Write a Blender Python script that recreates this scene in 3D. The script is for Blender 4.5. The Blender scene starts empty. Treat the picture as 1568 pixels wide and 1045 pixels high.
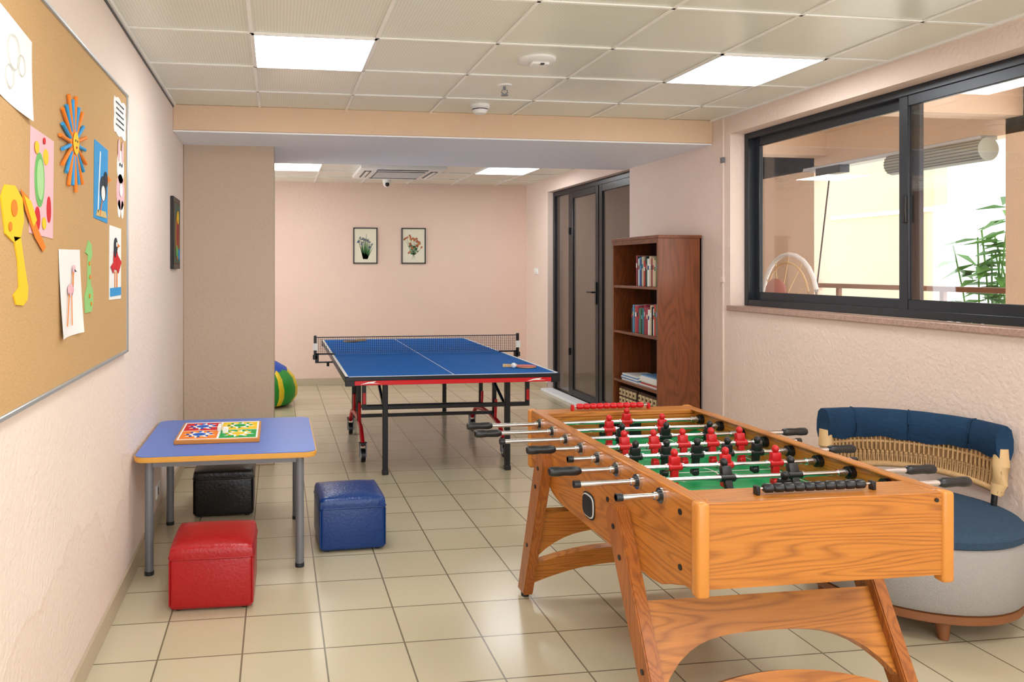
import bpy, bmesh, math, random
from mathutils import Vector, Matrix
random.seed(3)
sc = bpy.context.scene
def l1(c):
    c/=255.0
    return c/12.92 if c<=0.04045 else ((c+0.055)/1.055)**2.4
def S(r,g,b): return (l1(r),l1(g),l1(b),1.0)

# ---------------------------------------------------------------- materials
def newmat(name):
    m=bpy.data.materials.new(name); m.use_nodes=True
    nt=m.node_tree; return m,nt,nt.nodes,nt.links,nt.nodes['Principled BSDF']
def mat(name,col,rough=.5,metal=0,bump=0,bscale=40,var=0,vscale=3,coat=0,emis=0,dist=.01,sheen=0,spec=.5):
    m,nt,N,L,p=newmat(name)
    p.inputs['Base Color'].default_value=col
    p.inputs['Roughness'].default_value=rough
    p.inputs['Metallic'].default_value=metal
    p.inputs['Specular IOR Level'].default_value=spec
    if coat: p.inputs['Coat Weight'].default_value=coat; p.inputs['Coat Roughness'].default_value=.15
    if sheen: p.inputs['Sheen Weight'].default_value=sheen
    if emis:
        p.inputs['Emission Color'].default_value=col; p.inputs['Emission Strength'].default_value=emis
    tc=N.new('ShaderNodeTexCoord')
    if var:
        n=N.new('ShaderNodeTexNoise'); n.inputs['Scale'].default_value=vscale; n.inputs['Detail'].default_value=5
        L.new(tc.outputs['Object'],n.inputs['Vector'])
        mx=N.new('ShaderNodeMix'); mx.data_type='RGBA'
        a=tuple(max(0,c*(1-var)) for c in col[:3])+(1,); b=tuple(min(1,c*(1+var)) for c in col[:3])+(1,)
        mx.inputs[6].default_value=a; mx.inputs[7].default_value=b
        L.new(n.outputs['Fac'],mx.inputs[0]); L.new(mx.outputs[2],p.inputs['Base Color'])
    if bump:
        n2=N.new('ShaderNodeTexNoise'); n2.inputs['Scale'].default_value=bscale; n2.inputs['Detail'].default_value=4
        L.new(tc.outputs['Object'],n2.inputs['Vector'])
        bp=N.new('ShaderNodeBump'); bp.inputs['Strength'].default_value=bump; bp.inputs['Distance'].default_value=dist
        L.new(n2.outputs['Fac'],bp.inputs['Height']); L.new(bp.outputs['Normal'],p.inputs['Normal'])
    return m
def wood(name,dark,light,axis='Y',rough=.35,grain=7,ring=.5,pore=.22,coat=.15):
    m,nt,N,L,p=newmat(name)
    p.inputs['Roughness'].default_value=rough; p.inputs['Coat Weight'].default_value=coat; p.inputs['Coat Roughness'].default_value=.2
    tc=N.new('ShaderNodeTexCoord')
    def mapping(g,a):
        mp=N.new('ShaderNodeMapping'); mp.inputs['Scale'].default_value={'X':(a,g,g),'Y':(g,a,g),'Z':(g,g,a)}[axis]
        L.new(tc.outputs['Object'],mp.inputs['Vector']); return mp
    mp=mapping(grain,.9)
    n=N.new('ShaderNodeTexNoise'); n.inputs['Scale'].default_value=1.0; n.inputs['Detail'].default_value=1.5; n.inputs['Distortion'].default_value=.2
    L.new(mp.outputs[0],n.inputs['Vector'])
    mul=N.new('ShaderNodeMath'); mul.operation='MULTIPLY'; mul.inputs[1].default_value=34
    L.new(n.outputs['Fac'],mul.inputs[0])
    fr=N.new('ShaderNodeMath'); fr.operation='PINGPONG'; fr.inputs[1].default_value=1.0
    L.new(mul.outputs[0],fr.inputs[0])
    cr=N.new('ShaderNodeValToRGB'); cr.color_ramp.elements[0].position=0; cr.color_ramp.elements[0].color=(1,1,1,1); cr.color_ramp.elements[1].position=.6; cr.color_ramp.elements[1].color=(0,0,0,1)
    L.new(fr.outputs[0],cr.inputs[0])
    mp2=mapping(170,6)
    n2=N.new('ShaderNodeTexNoise'); n2.inputs['Scale'].default_value=1; n2.inputs['Detail'].default_value=2
    L.new(mp2.outputs[0],n2.inputs['Vector'])
    cr2=N.new('ShaderNodeValToRGB'); cr2.color_ramp.elements[0].position=.3; cr2.color_ramp.elements[0].color=(1,1,1,1); cr2.color_ramp.elements[1].position=.62; cr2.color_ramp.elements[1].color=(0,0,0,1)
    L.new(n2.outputs['Fac'],cr2.inputs[0])
    a=N.new('ShaderNodeMath'); a.operation='MULTIPLY'; a.inputs[1].default_value=ring
    L.new(cr.outputs[0],a.inputs[0])
    c=N.new('ShaderNodeMath'); c.operation='MULTIPLY_ADD'; c.inputs[1].default_value=pore
    L.new(cr2.outputs[0],c.inputs[0]); L.new(a.outputs[0],c.inputs[2]); c.use_clamp=True
    mx=N.new('ShaderNodeMix'); mx.data_type='RGBA'; mx.inputs[6].default_value=light; mx.inputs[7].default_value=dark
    L.new(c.outputs[0],mx.inputs[0]); L.new(mx.outputs[2],p.inputs['Base Color'])
    return m
def wallmat(name,col,stain=False,rough=.75):
    m,nt,N,L,p=newmat(name); p.inputs['Roughness'].default_value=rough
    tc=N.new('ShaderNodeTexCoord')
    n=N.new('ShaderNodeTexNoise'); n.inputs['Scale'].default_value=1.6; n.inputs['Detail'].default_value=6
    L.new(tc.outputs['Object'],n.inputs['Vector'])
    mx=N.new('ShaderNodeMix'); mx.data_type='RGBA'
    mx.inputs[6].default_value=tuple(c*.94 for c in col[:3])+(1,); mx.inputs[7].default_value=tuple(min(1,c*1.05) for c in col[:3])+(1,)
    L.new(n.outputs['Fac'],mx.inputs[0]); out=mx.outputs[2]
    if stain:
        sx=N.new('ShaderNodeSeparateXYZ'); L.new(tc.outputs['Object'],sx.inputs[0])
        n3=N.new('ShaderNodeTexNoise'); n3.inputs['Scale'].default_value=2.2; n3.inputs['Detail'].default_value=9
        L.new(tc.outputs['Object'],n3.inputs['Vector'])
        ma=N.new('ShaderNodeMath'); ma.operation='MULTIPLY_ADD'; ma.inputs[1].default_value=-1.5; ma.inputs[2].default_value=.40
        L.new(n3.outputs['Fac'],ma.inputs[0])
        a2=N.new('ShaderNodeMath'); a2.operation='ADD'; L.new(sx.outputs[2],a2.inputs[0]); L.new(ma.outputs[0],a2.inputs[1])
        cr=N.new('ShaderNodeValToRGB'); cr.color_ramp.elements[0].position=0; cr.color_ramp.elements[0].color=(.18,.18,.18,1)
        cr.color_ramp.elements[1].position=.05; cr.color_ramp.elements[1].color=(0,0,0,1)
        e=cr.color_ramp.elements.new(.03); e.color=(.42,.42,.42,1)
        L.new(a2.outputs[0],cr.inputs[0])
        m2=N.new('ShaderNodeMix'); m2.data_type='RGBA'; m2.inputs[7].default_value=(col[0]*.82,col[1]*.70,col[2]*.64,1)
        L.new(cr.outputs[0],m2.inputs[0]); L.new(out,m2.inputs[6]); out=m2.outputs[2]
    L.new(out,p.inputs['Base Color'])
    n2=N.new('ShaderNodeTexNoise'); n2.inputs['Scale'].default_value=45; n2.inputs['Detail'].default_value=6
    L.new(tc.outputs['Object'],n2.inputs['Vector'])
    bp=N.new('ShaderNodeBump'); bp.inputs['Strength'].default_value=.45; bp.inputs['Distance'].default_value=.012
    L.new(n2.outputs['Fac'],bp.inputs['Height']); L.new(bp.outputs['Normal'],p.inputs['Normal'])
    return m
def floormat():
    m,nt,N,L,p=newmat('floor_tile')
    tc=N.new('ShaderNodeTexCoord'); mp=N.new('ShaderNodeMapping'); mp.inputs['Location'].default_value=(-.186+3.2,-2.972+6.32,0)
    L.new(tc.outputs['Object'],mp.inputs['Vector'])
    b=N.new('ShaderNodeTexBrick'); b.offset=0; b.squash=1
    b.inputs['Scale'].default_value=1; b.inputs['Brick Width'].default_value=.32; b.inputs['Row Height'].default_value=.316
    b.inputs['Mortar Size'].default_value=.0035; b.inputs['Mortar Smooth'].default_value=.1
    b.inputs['Color1'].default_value=S(206,195,168); b.inputs['Color2'].default_value=S(199,187,158); b.inputs['Mortar'].default_value=S(122,112,92)
    L.new(mp.outputs[0],b.inputs['Vector'])
    n=N.new('ShaderNodeTexNoise'); n.inputs['Scale'].default_value=1.3; n.inputs['Detail'].default_value=2
    L.new(tc.outputs['Object'],n.inputs['Vector'])
    mx=N.new('ShaderNodeMix'); mx.data_type='RGBA'; mx.blend_type='MULTIPLY'; mx.inputs[0].default_value=1
    cr=N.new('ShaderNodeValToRGB'); cr.color_ramp.elements[0].position=.1; cr.color_ramp.elements[0].color=(.88,.88,.86,1); cr.color_ramp.elements[1].position=.9
    L.new(n.outputs['Fac'],cr.inputs[0]); L.new(b.outputs['Color'],mx.inputs[6]); L.new(cr.outputs[0],mx.inputs[7])
    L.new(mx.outputs[2],p.inputs['Base Color'])
    p.inputs['Roughness'].default_value=.21
    bp=N.new('ShaderNodeBump'); bp.inputs['Strength'].default_value=.5; bp.inputs['Distance'].default_value=.002; bp.invert=True
    L.new(b.outputs['Fac'],bp.inputs['Height']); L.new(bp.outputs['Normal'],p.inputs['Normal'])
    return m
def glassmat(name,tint=(1,1,1,1),refl=.10):
    m=bpy.data.materials.new(name); m.use_nodes=True; nt=m.node_tree; N=nt.nodes; L=nt.links
    N.remove(N['Principled BSDF']); out=N['Material Output']
    t=N.new('ShaderNodeBsdfTransparent'); t.inputs[0].default_value=tint
    g=N.new('ShaderNodeBsdfGlossy'); g.inputs['Roughness'].default_value=.01
    mx=N.new('ShaderNodeMixShader'); mx.inputs[0].default_value=refl
    L.new(t.outputs[0],mx.inputs[1]); L.new(g.outputs[0],mx.inputs[2]); L.new(mx.outputs[0],out.inputs[0])
    return m
def ceilmat():
    m,nt,N,L,p=newmat('ceiling_tile')
    p.inputs['Roughness'].default_value=.22
    tc=N.new('ShaderNodeTexCoord')
    w=N.new('ShaderNodeTexWave'); w.inputs['Scale'].default_value=22; w.bands_direction='X'
    L.new(tc.outputs['Object'],w.inputs['Vector'])
    mx=N.new('ShaderNodeMix'); mx.data_type='RGBA'; mx.inputs[6].default_value=S(226,229,216); mx.inputs[7].default_value=S(238,240,230)
    L.new(w.outputs['Fac'],mx.inputs[0]); L.new(mx.outputs[2],p.inputs['Base Color'])
    n=N.new('ShaderNodeTexNoise'); n.inputs['Scale'].default_value=2.2; L.new(tc.outputs['Object'],n.inputs['Vector'])
    bp=N.new('ShaderNodeBump'); bp.inputs['Strength'].default_value=.12; bp.inputs['Distance'].default_value=.02
    L.new(n.outputs['Fac'],bp.inputs['Height']); L.new(bp.outputs['Normal'],p.inputs['Normal'])
    return m

M_wall=wallmat('plaster_peach',S(239,222,210),stain=True)
M_wallr=wallmat('plaster_pink',S(234,213,201))
M_back=wallmat('plaster_back',S(236,208,192))
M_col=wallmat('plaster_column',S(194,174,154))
M_beam=wallmat('plaster_beam',S(221,191,160))
M_white=mat('white_paint',S(240,243,248),.6,bump=.1)
M_ceil=ceilmat(); M_floor=floormat()
M_grid=mat('ceiling_grid',S(250,250,246),.3)
M_skirt=mat('skirting_tile',S(190,174,148),.35,var=.06)
M_frame=mat('charcoal_aluminium',S(46,50,56),.35,metal=.3)
M_frameD=mat('door_aluminium',S(36,38,43),.35,metal=.3)
M_black=mat('black_plastic',S(20,20,22),.35)
M_blackm=mat('black_metal',S(22,24,28),.35,metal=.2)
M_glass=glassmat('window_glass')
M_tint=mat('tinted_door_glass',S(92,80,72),.04,coat=.5)
M_granite=mat('granite_sill',S(176,146,132),.35,var=.5,vscale=90)
M_light=mat('light_diffuser',(.97,.99,1,1),.5,emis=14)
M_steel=mat('chrome',S(215,215,218),.15,metal=1)
M_grey=mat('grey_metal',S(124,128,136),.4,metal=.3)
M_alu=mat('aluminium',S(190,196,200),.35,metal=.6)
M_cork=mat('cork',S(198,160,110),.9,var=.22,vscale=160,bump=.2,bscale=200)
OD,OL=S(126,68,18),S(192,120,44)
M_oakY=wood('oak_y',OD,OL,'Y',grain=9); M_oakX=wood('oak_x',OD,OL,'X',grain=9); M_oakZ=wood('oak_z',S(112,58,16),S(170,98,36),'Z',grain=9)
M_oakT=mat('oak_trim',S(202,130,50),.35,var=.08,vscale=12,coat=.2)
M_cherryZ=wood('cherry_z',S(70,32,14),S(130,70,36),'Z',rough=.32,grain=4,ring=.35,pore=.3,coat=.3)
M_cherryY=wood('cherry_y',S(70,32,14),S(130,70,36),'Y',rough=.35,grain=4,ring=.35,pore=.3)
M_cherryD=mat('cherry_dark',S(66,34,20),.5,var=.2,vscale=8)
M_teak=mat('teak',S(134,82,46),.4,var=.15,vscale=10)
M_red=mat('red_leather',S(166,12,22),.3,bump=.25,bscale=70,var=.08,vscale=5)
M_blue=mat('blue_leather',S(2,54,122),.28,bump=.25,bscale=70,var=.08,vscale=5)
M_blk=mat('black_leather',S(20,20,22),.3,bump=.25,bscale=70)
M_redp=mat('red_plastic',S(200,14,26),.3)
M_ttblue=mat('table_tennis_blue',S(0,98,180),.6,spec=.05)
M_ktop=mat('periwinkle_laminate',S(92,124,202),.35,spec=.35)
M_kedge=mat('yellow_edge',S(222,164,70),.45)
M_felt=mat('green_field',S(16,150,86),.5,spec=.3)
M_wht=mat('white_plastic',S(240,240,238),.4)
M_whp=mat('white_paper',S(240,240,238),.8)
M_cloth=mat('navy_cloth',S(30,58,86),.85,bump=.6,bscale=40,var=.25,vscale=9,spec=.2)
M_seat=mat('blue_seat_fabric',S(58,78,98),.95,bump=.6,bscale=220,var=.35,vscale=150,spec=.15)
M_greyf=mat('grey_fabric',S(162,157,152),.9,bump=.5,bscale=260,var=.06,vscale=100)
M_rattan=mat('rattan',S(196,156,106),.6,var=.25,vscale=60)
M_rattan2=mat('rattan_dark',S(160,118,74),.7,var=.25,vscale=60)
M_rwood=mat('pale_wood',S(218,182,130),.5,var=.1,vscale=12)
def C(n,r,g,b,rough=.7): return mat(n,S(r,g,b),rough)
c_orange=C('craft_orange',236,130,30); c_yellow=C('craft_yellow',242,198,30); c_lblue=C('craft_blue',50,152,216); c_pink=C('craft_pink',240,188,196)
c_red=C('craft_red',206,26,34); c_green=C('craft_green',110,184,100); c_dk=C('craft_dark',36,44,56); c_dg=C('craft_leaf',60,110,60); c_bb=C('board_blue',20,90,190); c_bg=C('board_green',30,160,70)

# ---------------------------------------------------------------- builder
class B:
    def __init__(s,name): s.name=name; s.bm=bmesh.new(); s.mats=[]
    def mi(s,m):
        if m not in s.mats: s.mats.append(m)
        return s.mats.index(m)
    def add(s,t,m,M=None):
        if M is not None: bmesh.ops.transform(t,matrix=M,verts=t.verts)
        bmesh.ops.recalc_face_normals(t,faces=t.faces)
        i=s.mi(m)
        for f in t.faces: f.material_index=i; f.smooth=True
        me=bpy.data.meshes.new('t'); t.to_mesh(me); t.free(); s.bm.from_mesh(me); bpy.data.meshes.remove(me)
    def box(s,x0,x1,y0,y1,z0,z1,m,bev=0,seg=1,M=None,taper=None):
        t=bmesh.new(); bmesh.ops.create_cube(t,size=1)
        for v in t.verts:
            k=1
            if taper and v.co.z<0: k=taper
            v.co=Vector(((x0+x1)/2+v.co.x*k*(x1-x0),(y0+y1)/2+v.co.y*k*(y1-y0),(z0+z1)/2+v.co.z*(z1-z0)))
        if bev: bmesh.ops.bevel(t,geom=list(t.edges),offset=bev,segments=seg,affect='EDGES',profile=.5)
        s.add(t,m,M)
    def cyl(s,p0,p1,r,m,r1=None,seg=16):
        p0=Vector(p0);p1=Vector(p1); d=p1-p0; t=bmesh.new()
        bmesh.ops.create_cone(t,cap_ends=True,segments=seg,radius1=r,radius2=r if r1 is None else r1,depth=d.length)
        s.add(t,m,Matrix.Translation((p0+p1)/2)@d.to_track_quat('Z','Y').to_matrix().to_4x4())
    def sph(s,c,r,m,sc_=(1,1,1),seg=16,M=None):
        t=bmesh.new(); bmesh.ops.create_uvsphere(t,u_segments=seg,v_segments=max(6,seg//2),radius=r)
        MM=Matrix.Translation(c)@Matrix.Diagonal((*sc_,1))
        if M is not None: MM=M@MM
        s.add(t,m,MM)
    def lathe(s,prof,c,m,seg=32,a0=0,a1=360,M=None,closed=False,fn=None):
        t=bmesh.new(); full=abs(a1-a0)>=359.9; n=seg if full else seg+1; rings=[]
        for i in range(n):
            a=math.radians(a0+(a1-a0)*i/seg); ring=[]
            for j,(r,z) in enumerate(prof):
                if fn: r,z=fn(j,a,r,z)
                ring.append(t.verts.new((r*math.cos(a),r*math.sin(a),z)))
            rings.append(ring)
        P=len(prof)
        for i in range(seg):
            A=rings[i];Bq=rings[(i+1)%n]
            for j in range(P if closed else P-1):
                k=(j+1)%P
                t.faces.new((A[j],Bq[j],Bq[k],A[k]))
        if closed and not full:
            t.faces.new(rings[0]); t.faces.new(rings[-1])
        bmesh.ops.remove_doubles(t,verts=t.verts,dist=1e-5)
        MM=Matrix.Translation(c)
        if M is not None: MM=MM@M
        s.add(t,m,MM)
    def poly(s,pts,ext,m,bev=0):
        t=bmesh.new(); ext=Vector(ext)
        a=[t.verts.new(p) for p in pts]; b=[t.verts.new(Vector(p)+ext) for p in pts]
        t.faces.new(a); t.faces.new(b[::-1]); n=len(pts)
        for i in range(n): t.faces.new((a[i],a[(i+1)%n],b[(i+1)%n],b[i]))
        bmesh.ops.recalc_face_normals(t,faces=t.faces)
        if bev:
            eds=[e for e in t.edges if len(e.link_faces)==2 and any(len(f.verts)==n and n>4 for f in e.link_faces)] or list(t.edges)
            bmesh.ops.bevel(t,geom=eds,offset=bev,segments=2,affect='EDGES')
        s.add(t,m)
    def tube(s,pts,r,m,seg=8):
        pts=[Vector(p) for p in pts]; t=bmesh.new(); rings=[]
        for i,p in enumerate(pts):
            d=(pts[min(i+1,len(pts)-1)]-pts[max(i-1,0)]).normalized()
            u=d.cross(Vector((0,0,1)))
            if u.length<.05: u=d.cross(Vector((0,1,0)))
            u.normalize(); w=d.cross(u)
            rr=r[i] if isinstance(r,(list,tuple)) else r
            rings.append([t.verts.new(p+rr*(u*math.cos(2*math.pi*k/seg)+w*math.sin(2*math.pi*k/seg))) for k in range(seg)])
        for i in range(len(rings)-1):
            for k in range(seg): t.faces.new((rings[i][k],rings[i][(k+1)%seg],rings[i+1][(k+1)%seg],rings[i+1][k]))
        t.faces.new(rings[0]); t.faces.new(rings[-1])
        s.add(t,m)
    def done(s,ang=38):
        for e in s.bm.edges:
            if len(e.link_faces)==2 and e.calc_face_angle(0)>math.radians(ang): e.smooth=False
        me=bpy.data.meshes.new(s.name); s.bm.to_mesh(me); s.bm.free()
        for m in s.mats: me.materials.append(m)
        o=bpy.data.objects.new(s.name,me); sc.collection.objects.link(o); return o
def circ(cy,cz,r,n=20,ry=None): return [(cy+r*math.cos(2*math.pi*i/n),cz+(ry or r)*math.sin(2*math.pi*i/n)) for i in range(n)]

XL=-.70; XR=3.25; ZC=2.62
# ---------------------------------------------------------------- room shell
b=B('floor'); b.box(-2.5,3.5,-1.6,9.9,-.1,0,M_floor); b.done()
b=B('ceiling'); b.box(-2.5,3.5,-1.6,9.9,ZC,ZC+.1,M_ceil)
GW=.010
for k in range(-5,7):
    x=-.12+.6*k
    if -2.5<x<3.3:
        if x>XL: b.box(x-GW,x+GW,-1.5,5.25,ZC-.007,ZC,M_grid,bev=.002)
        b.box(x-GW,x+GW,6.7,9.7,ZC-.007,ZC,M_grid,bev=.002)
for k in range(-8,4):
    y=3.6+.595*k
    if y<5.2 and y>-1.5: b.box(XL,XR,y-GW,y+GW,ZC-.007,ZC,M_grid,bev=.002)
for y in (7.35,7.95,8.55,9.15): b.box(-2.4,3.3,y-GW,y+GW,ZC-.007,ZC,M_grid,bev=.002)
b.box(XL,XL+.02,-1.5,5.25,ZC-.012,ZC,M_grid); b.box(XR-.02,XR,-1.5,5.25,ZC-.012,ZC,M_grid)
b.box(XL,XL+.006,-1.5,5.25,ZC-.022,ZC-.010,M_frame)  # dark strip stands in for shade in the gap between left wall and ceiling
b.done()
b=B('wall_left'); b.box(XL-.12,XL,-1.5,6.7,0,ZC,M_wall); b.done()
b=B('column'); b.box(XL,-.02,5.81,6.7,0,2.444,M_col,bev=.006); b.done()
b=B('beam'); b.box(XL,XR,5.25,6.7,2.446,ZC,M_beam,bev=.004); b.box(XL+.001,XR-.001,5.262,6.70,2.436,2.447,M_white); b.done()
b=B('wall_partition'); b.box(-2.4,XL-.12,6.58,6.7,0,ZC,M_back); b.done()
b=B('wall_back'); b.box(-2.5,3.5,9.7,9.85,0,ZC,M_back); b.done()
b=B('wall_right')
WY0,WY1,WZ0,WZ1=2.1,5.03,1.235,2.48
b.box(XR,3.47,-1.5,WY0,0,ZC,M_wallr); b.box(XR,3.47,WY1,6.6,0,ZC,M_wallr)
b.box(XR,3.47,WY0,WY1,0,WZ0-.03,M_wallr); b.box(XR,3.47,WY0,WY1,WZ1,ZC,M_wallr)
b.done()
b=B('wall_right_rear'); b.box(3.31,3.47,8.9,9.7,0,ZC,M_wallr); b.done()
b=B('trim_door_lintel'); b.box(3.31,3.47,6.6,8.9,2.45,ZC,M_wallr); b.done()
b=B('wall_far_left')
b.box(-2.5,-2.4,6.7,9.7,0,.3,M_back); b.box(-2.5,-2.4,6.7,9.7,2.4,ZC,M_back); b.box(-2.5,-2.4,6.7,6.9,.3,2.4,M_back); b.box(-2.5,-2.4,9.5,9.7,.3,2.4,M_back); b.done()
b=B('wall_rear_fill_opening')  # unseen wall behind camera; wide opening added to let in soft frontal fill
b.box(XL,XR,-1.6,-1.5,0,.3,M_wall); b.box(XL,XR,-1.6,-1.5,2.5,ZC,M_wall); b.box(XL,-.5,-1.6,-1.5,.3,2.5,M_wall); b.box(3.1,XR,-1.6,-1.5,.3,2.5,M_wall); b.done()
b=B('baseboard_left'); b.box(XL,XL+.012,-1.5,5.81,0,.09,M_skirt,bev=.002); b.done()
b=B('baseboard_right'); b.box(XR-.012,XR,-1.5,6.6,0,.09,M_skirt,bev=.002); b.done()
b=B('baseboard_back'); b.box(-2.4,3.31,9.688,9.7,0,.09,M_skirt,bev=.002); b.box(3.298,3.31,8.9,9.688,0,.09,M_skirt,bev=.002); b.done()
b=B('trim_door_threshold'); b.box(3.22,3.37,6.62,8.9,0,.03,M_white,bev=.004); b.done()
b=B('trim_conduit'); b.box(XR-.012,XR,5.10,5.118,0,ZC-.01,M_wallr,bev=.002); b.box(XR-.02,XR,5.092,5.126,2.28,2.32,M_grey,bev=.002); b.box(XR-.02,XR,5.092,5.126,1.4,1.44,M_wallr,bev=.002); b.done()
b=B('window_sill'); b.box(XR-.02,3.36,WY0,WY1+.02,WZ0-.035,WZ0,M_granite,bev=.004); b.done()

# window
b=B('window_1')
def fr(b,x0,x1,y0,y1,z0,z1,w,m):
    b.box(x0,x1,y0,y0+w,z0,z1,m,bev=.003); b.box(x0,x1,y1-w,y1,z0,z1,m,bev=.003)
    b.box(x0,x1,y0+w,y1-w,z0,z0+w,m,bev=.003); b.box(x0,x1,y0+w,y1-w,z1-w,z1,m,bev=.003)
fr(b,3.36,3.45,WY0,WY1,WZ0,WZ1,.045,M_frame)
fr(b,3.41,3.44,3.58,WY1-.04,WZ0+.04,WZ1-.04,.06,M_frame)
fr(b,3.37,3.40,WY0+.04,3.67,WZ0+.04,WZ1-.04,.06,M_frame)
b.box(3.423,3.427,3.64,WY1-.1,WZ0+.1,WZ1-.1,M_glass); b.box(3.383,3.387,WY0+.1,3.61,WZ0+.1,WZ1-.1,M_glass)
b.box(3.355,3.37,3.615,3.635,1.75,1.9,M_black,bev=.003)
b.done()
# door
b=B('door_1')
b.box(3.375,3.46,8.84,8.895,.03,2.445,M_frameD,bev=.003); b.box(3.375,3.46,6.605,6.66,.03,2.445,M_frameD,bev=.003)
b.box(3.375,3.46,6.66,8.84,2.39,2.445,M_frameD,bev=.003); b.box(3.375,3.46,6.66,8.84,0,.035,M_frameD,bev=.003)
b.box(3.375,3.46,8.33,8.39,.03,2.39,M_frameD,bev=.003)
fr(b,3.37,3.42,7.56,8.33,.04,2.39,.075,M_frameD); fr(b,3.37,3.42,6.66,7.54,.04,2.39,.075,M_frameD)
b.box(3.39,3.40,6.7,7.5,.1,2.35,M_tint); b.box(3.39,3.40,7.6,8.3,.1,2.35,M_tint); b.box(3.41,3.42,8.38,8.85,.04,2.4,M_tint)
b.box(3.355,3.37,7.585,7.615,1.12,1.36,M_black,bev=.004); b.cyl((3.36,7.6,1.25),(3.31,7.6,1.25),.009,M_black); b.cyl((3.315,7.6,1.25),(3.315,7.72,1.25),.009,M_black)
for z in (.5,1.9): b.cyl((3.362,8.335,z),(3.362,8.335,z+.08),.012,M_black)
b.done()
# ceiling light panels
def panel(x0,y0):
    b=B('ceiling_light_panel'); b.box(x0+.012,x0+.588,y0+.012,y0+.583,ZC-.008,ZC-.002,M_light); 
    for q in ((x0,x0+.6,y0,y0+.012),(x0,x0+.6,y0+.583,y0+.595),(x0,x0+.012,y0,y0+.595),(x0+.588,x0+.6,y0,y0+.595)): b.box(*q,ZC-.012,ZC,M_wht)
    b.done()
for x in (-.12,2.28):
    for y in (3.6,3.6-.595*4,7.95): panel(x,y)
panel(-.12,3.6-.595*7); panel(2.28,3.6-.595*7)
# AC cassette
b=B('ceiling_ac_cassette')
ax,ay=1.35,8.40; b.box(ax-.47,ax+.47,ay-.46,ay+.46,ZC-.05,ZC,M_wht,bev=.015,seg=2)
b.box(ax-.27,ax+.27,ay-.25,ay+.25,ZC-.058,ZC-.049,M_frame)
for i in range(11): b.box(ax-.26,ax+.26,ay-.24+i*.045,ay-.224+i*.045,ZC-.064,ZC-.055,M_wht)
for sx in (-1,1):
    b.box(ax+sx*.37-.038,ax+sx*.37+.038,ay-.28,ay+.28,ZC-.055,ZC-.048,M_frame); b.box(ax+sx*.37-.016,ax+sx*.37+.016,ay-.27,ay+.27,ZC-.064,ZC-.054,M_wht,bev=.003)
    b.box(ax-.28,ax+.28,ay+sx*.355-.035,ay+sx*.355+.035,ZC-.055,ZC-.048,M_frame); b.box(ax-.27,ax+.27,ay+sx*.355-.014,ay+sx*.355+.014,ZC-.064,ZC-.054,M_wht,bev=.003)
b.done()
b=B('dome_security_camera'); b.lathe([(0,0),(.055,0),(.055,-.03),(.05,-.045),(0,-.045)],(1.36,9.3,ZC),M_wht); b.sph((1.36,9.3,ZC-.05),.05,M_wht); b.sph((1.36,9.265,ZC-.065),.028,M_black); b.done()
b=B('smoke_detector'); b.lathe([(0,0),(.066,0),(.066,-.018),(.054,-.026),(.052,-.04),(.04,-.06),(0,-.062)],(1.37,4.98,ZC),M_wht); b.lathe([(.053,-.027),(.0545,-.031),(.053,-.036)],(1.37,4.98,ZC),M_frame); b.done()
b=B('fire_sprinkler'); b.lathe([(0,0),(.045,0),(.04,-.008),(0,-.01)],(1.37,4.42,ZC),M_wht); b.cyl((1.37,4.42,ZC),(1.37,4.42,ZC-.03),.009,M_grey)
b.tube([(1.355,4.42,ZC-.03),(1.35,4.42,ZC-.045),(1.37,4.42,ZC-.06)],.004,M_grey); b.tube([(1.385,4.42,ZC-.03),(1.39,4.42,ZC-.045),(1.37,4.42,ZC-.06)],.004,M_grey); b.cyl((1.37,4.42,ZC-.06),(1.37,4.42,ZC-.064),.022,M_grey); b.done()
b=B('emergency_light'); b.lathe([(0,0),(.1,0),(.1,-.012),(.085,-.02),(0,-.02)],(1.37,3.85,ZC),M_wht); b.box(1.335,1.43,3.815,3.875,ZC-.035,ZC-.02,M_wht,bev=.004); b.box(1.38,1.40,3.81,3.83,ZC-.036,ZC-.03,M_black); b.done()

# ---------------------------------------------------------------- exterior terrace
M_ter=wallmat('terrace_plaster',S(246,218,190)); M_cream=wallmat('cream_render',S(196,180,146))
b=B('terrace_wall'); TX=6.0
b.box(TX,TX+.2,7.7,10.2,-.1,3.1,M_ter); b.box(TX,TX+.2,5.2,5.45,-.1,3.1,M_ter)
b.box(TX,TX+.2,.6,10.2,2.62,3.1,M_ter); b.box(TX,TX+.2,.6,10.2,-.1,.6,M_ter); b.box(TX,TX+.2,-1.6,.6,-.1,3.1,M_ter)
b.box(3.5,TX,10.0,10.2,-.1,3.1,M_ter); b.done()
b=B('terrace_ceiling'); b.box(3.47,TX+.4,-1.6,10.2,3.0,3.1,M_ter)
for y in (3.2,5.3,7.5): b.box(3.47,TX,y,y+.2,2.75,3.0,M_ter)
b.done()
b=B('terrace_floor'); b.box(3.5,TX+.4,-1.6,10.2,-.1,0,M_floor); b.done()
b=B('terrace_railing')
b.box(TX+.05,TX+.12,.6,7.7,1.29,1.34,M_teak,bev=.004)
for i in range(6): b.box(TX+.06,TX+.10,.9+i*1.3,.94+i*1.3,.6,1.3,M_teak)
b.done()
M_awn=mat('awning_grey_green',S(176,182,168),.6)
b=B('roller_awning'); b.cyl((5.86,5.47,2.5),(5.86,6.45,2.5),.10,M_awn,seg=24)
for i in range(7): b.tube([(5.86+.103*math.cos(a),y_,2.5+.103*math.sin(a)) for y_ in (5.47,6.45) for a in (math.pi*(.75+.09*i),)],.004,M_grey,6)
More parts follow.
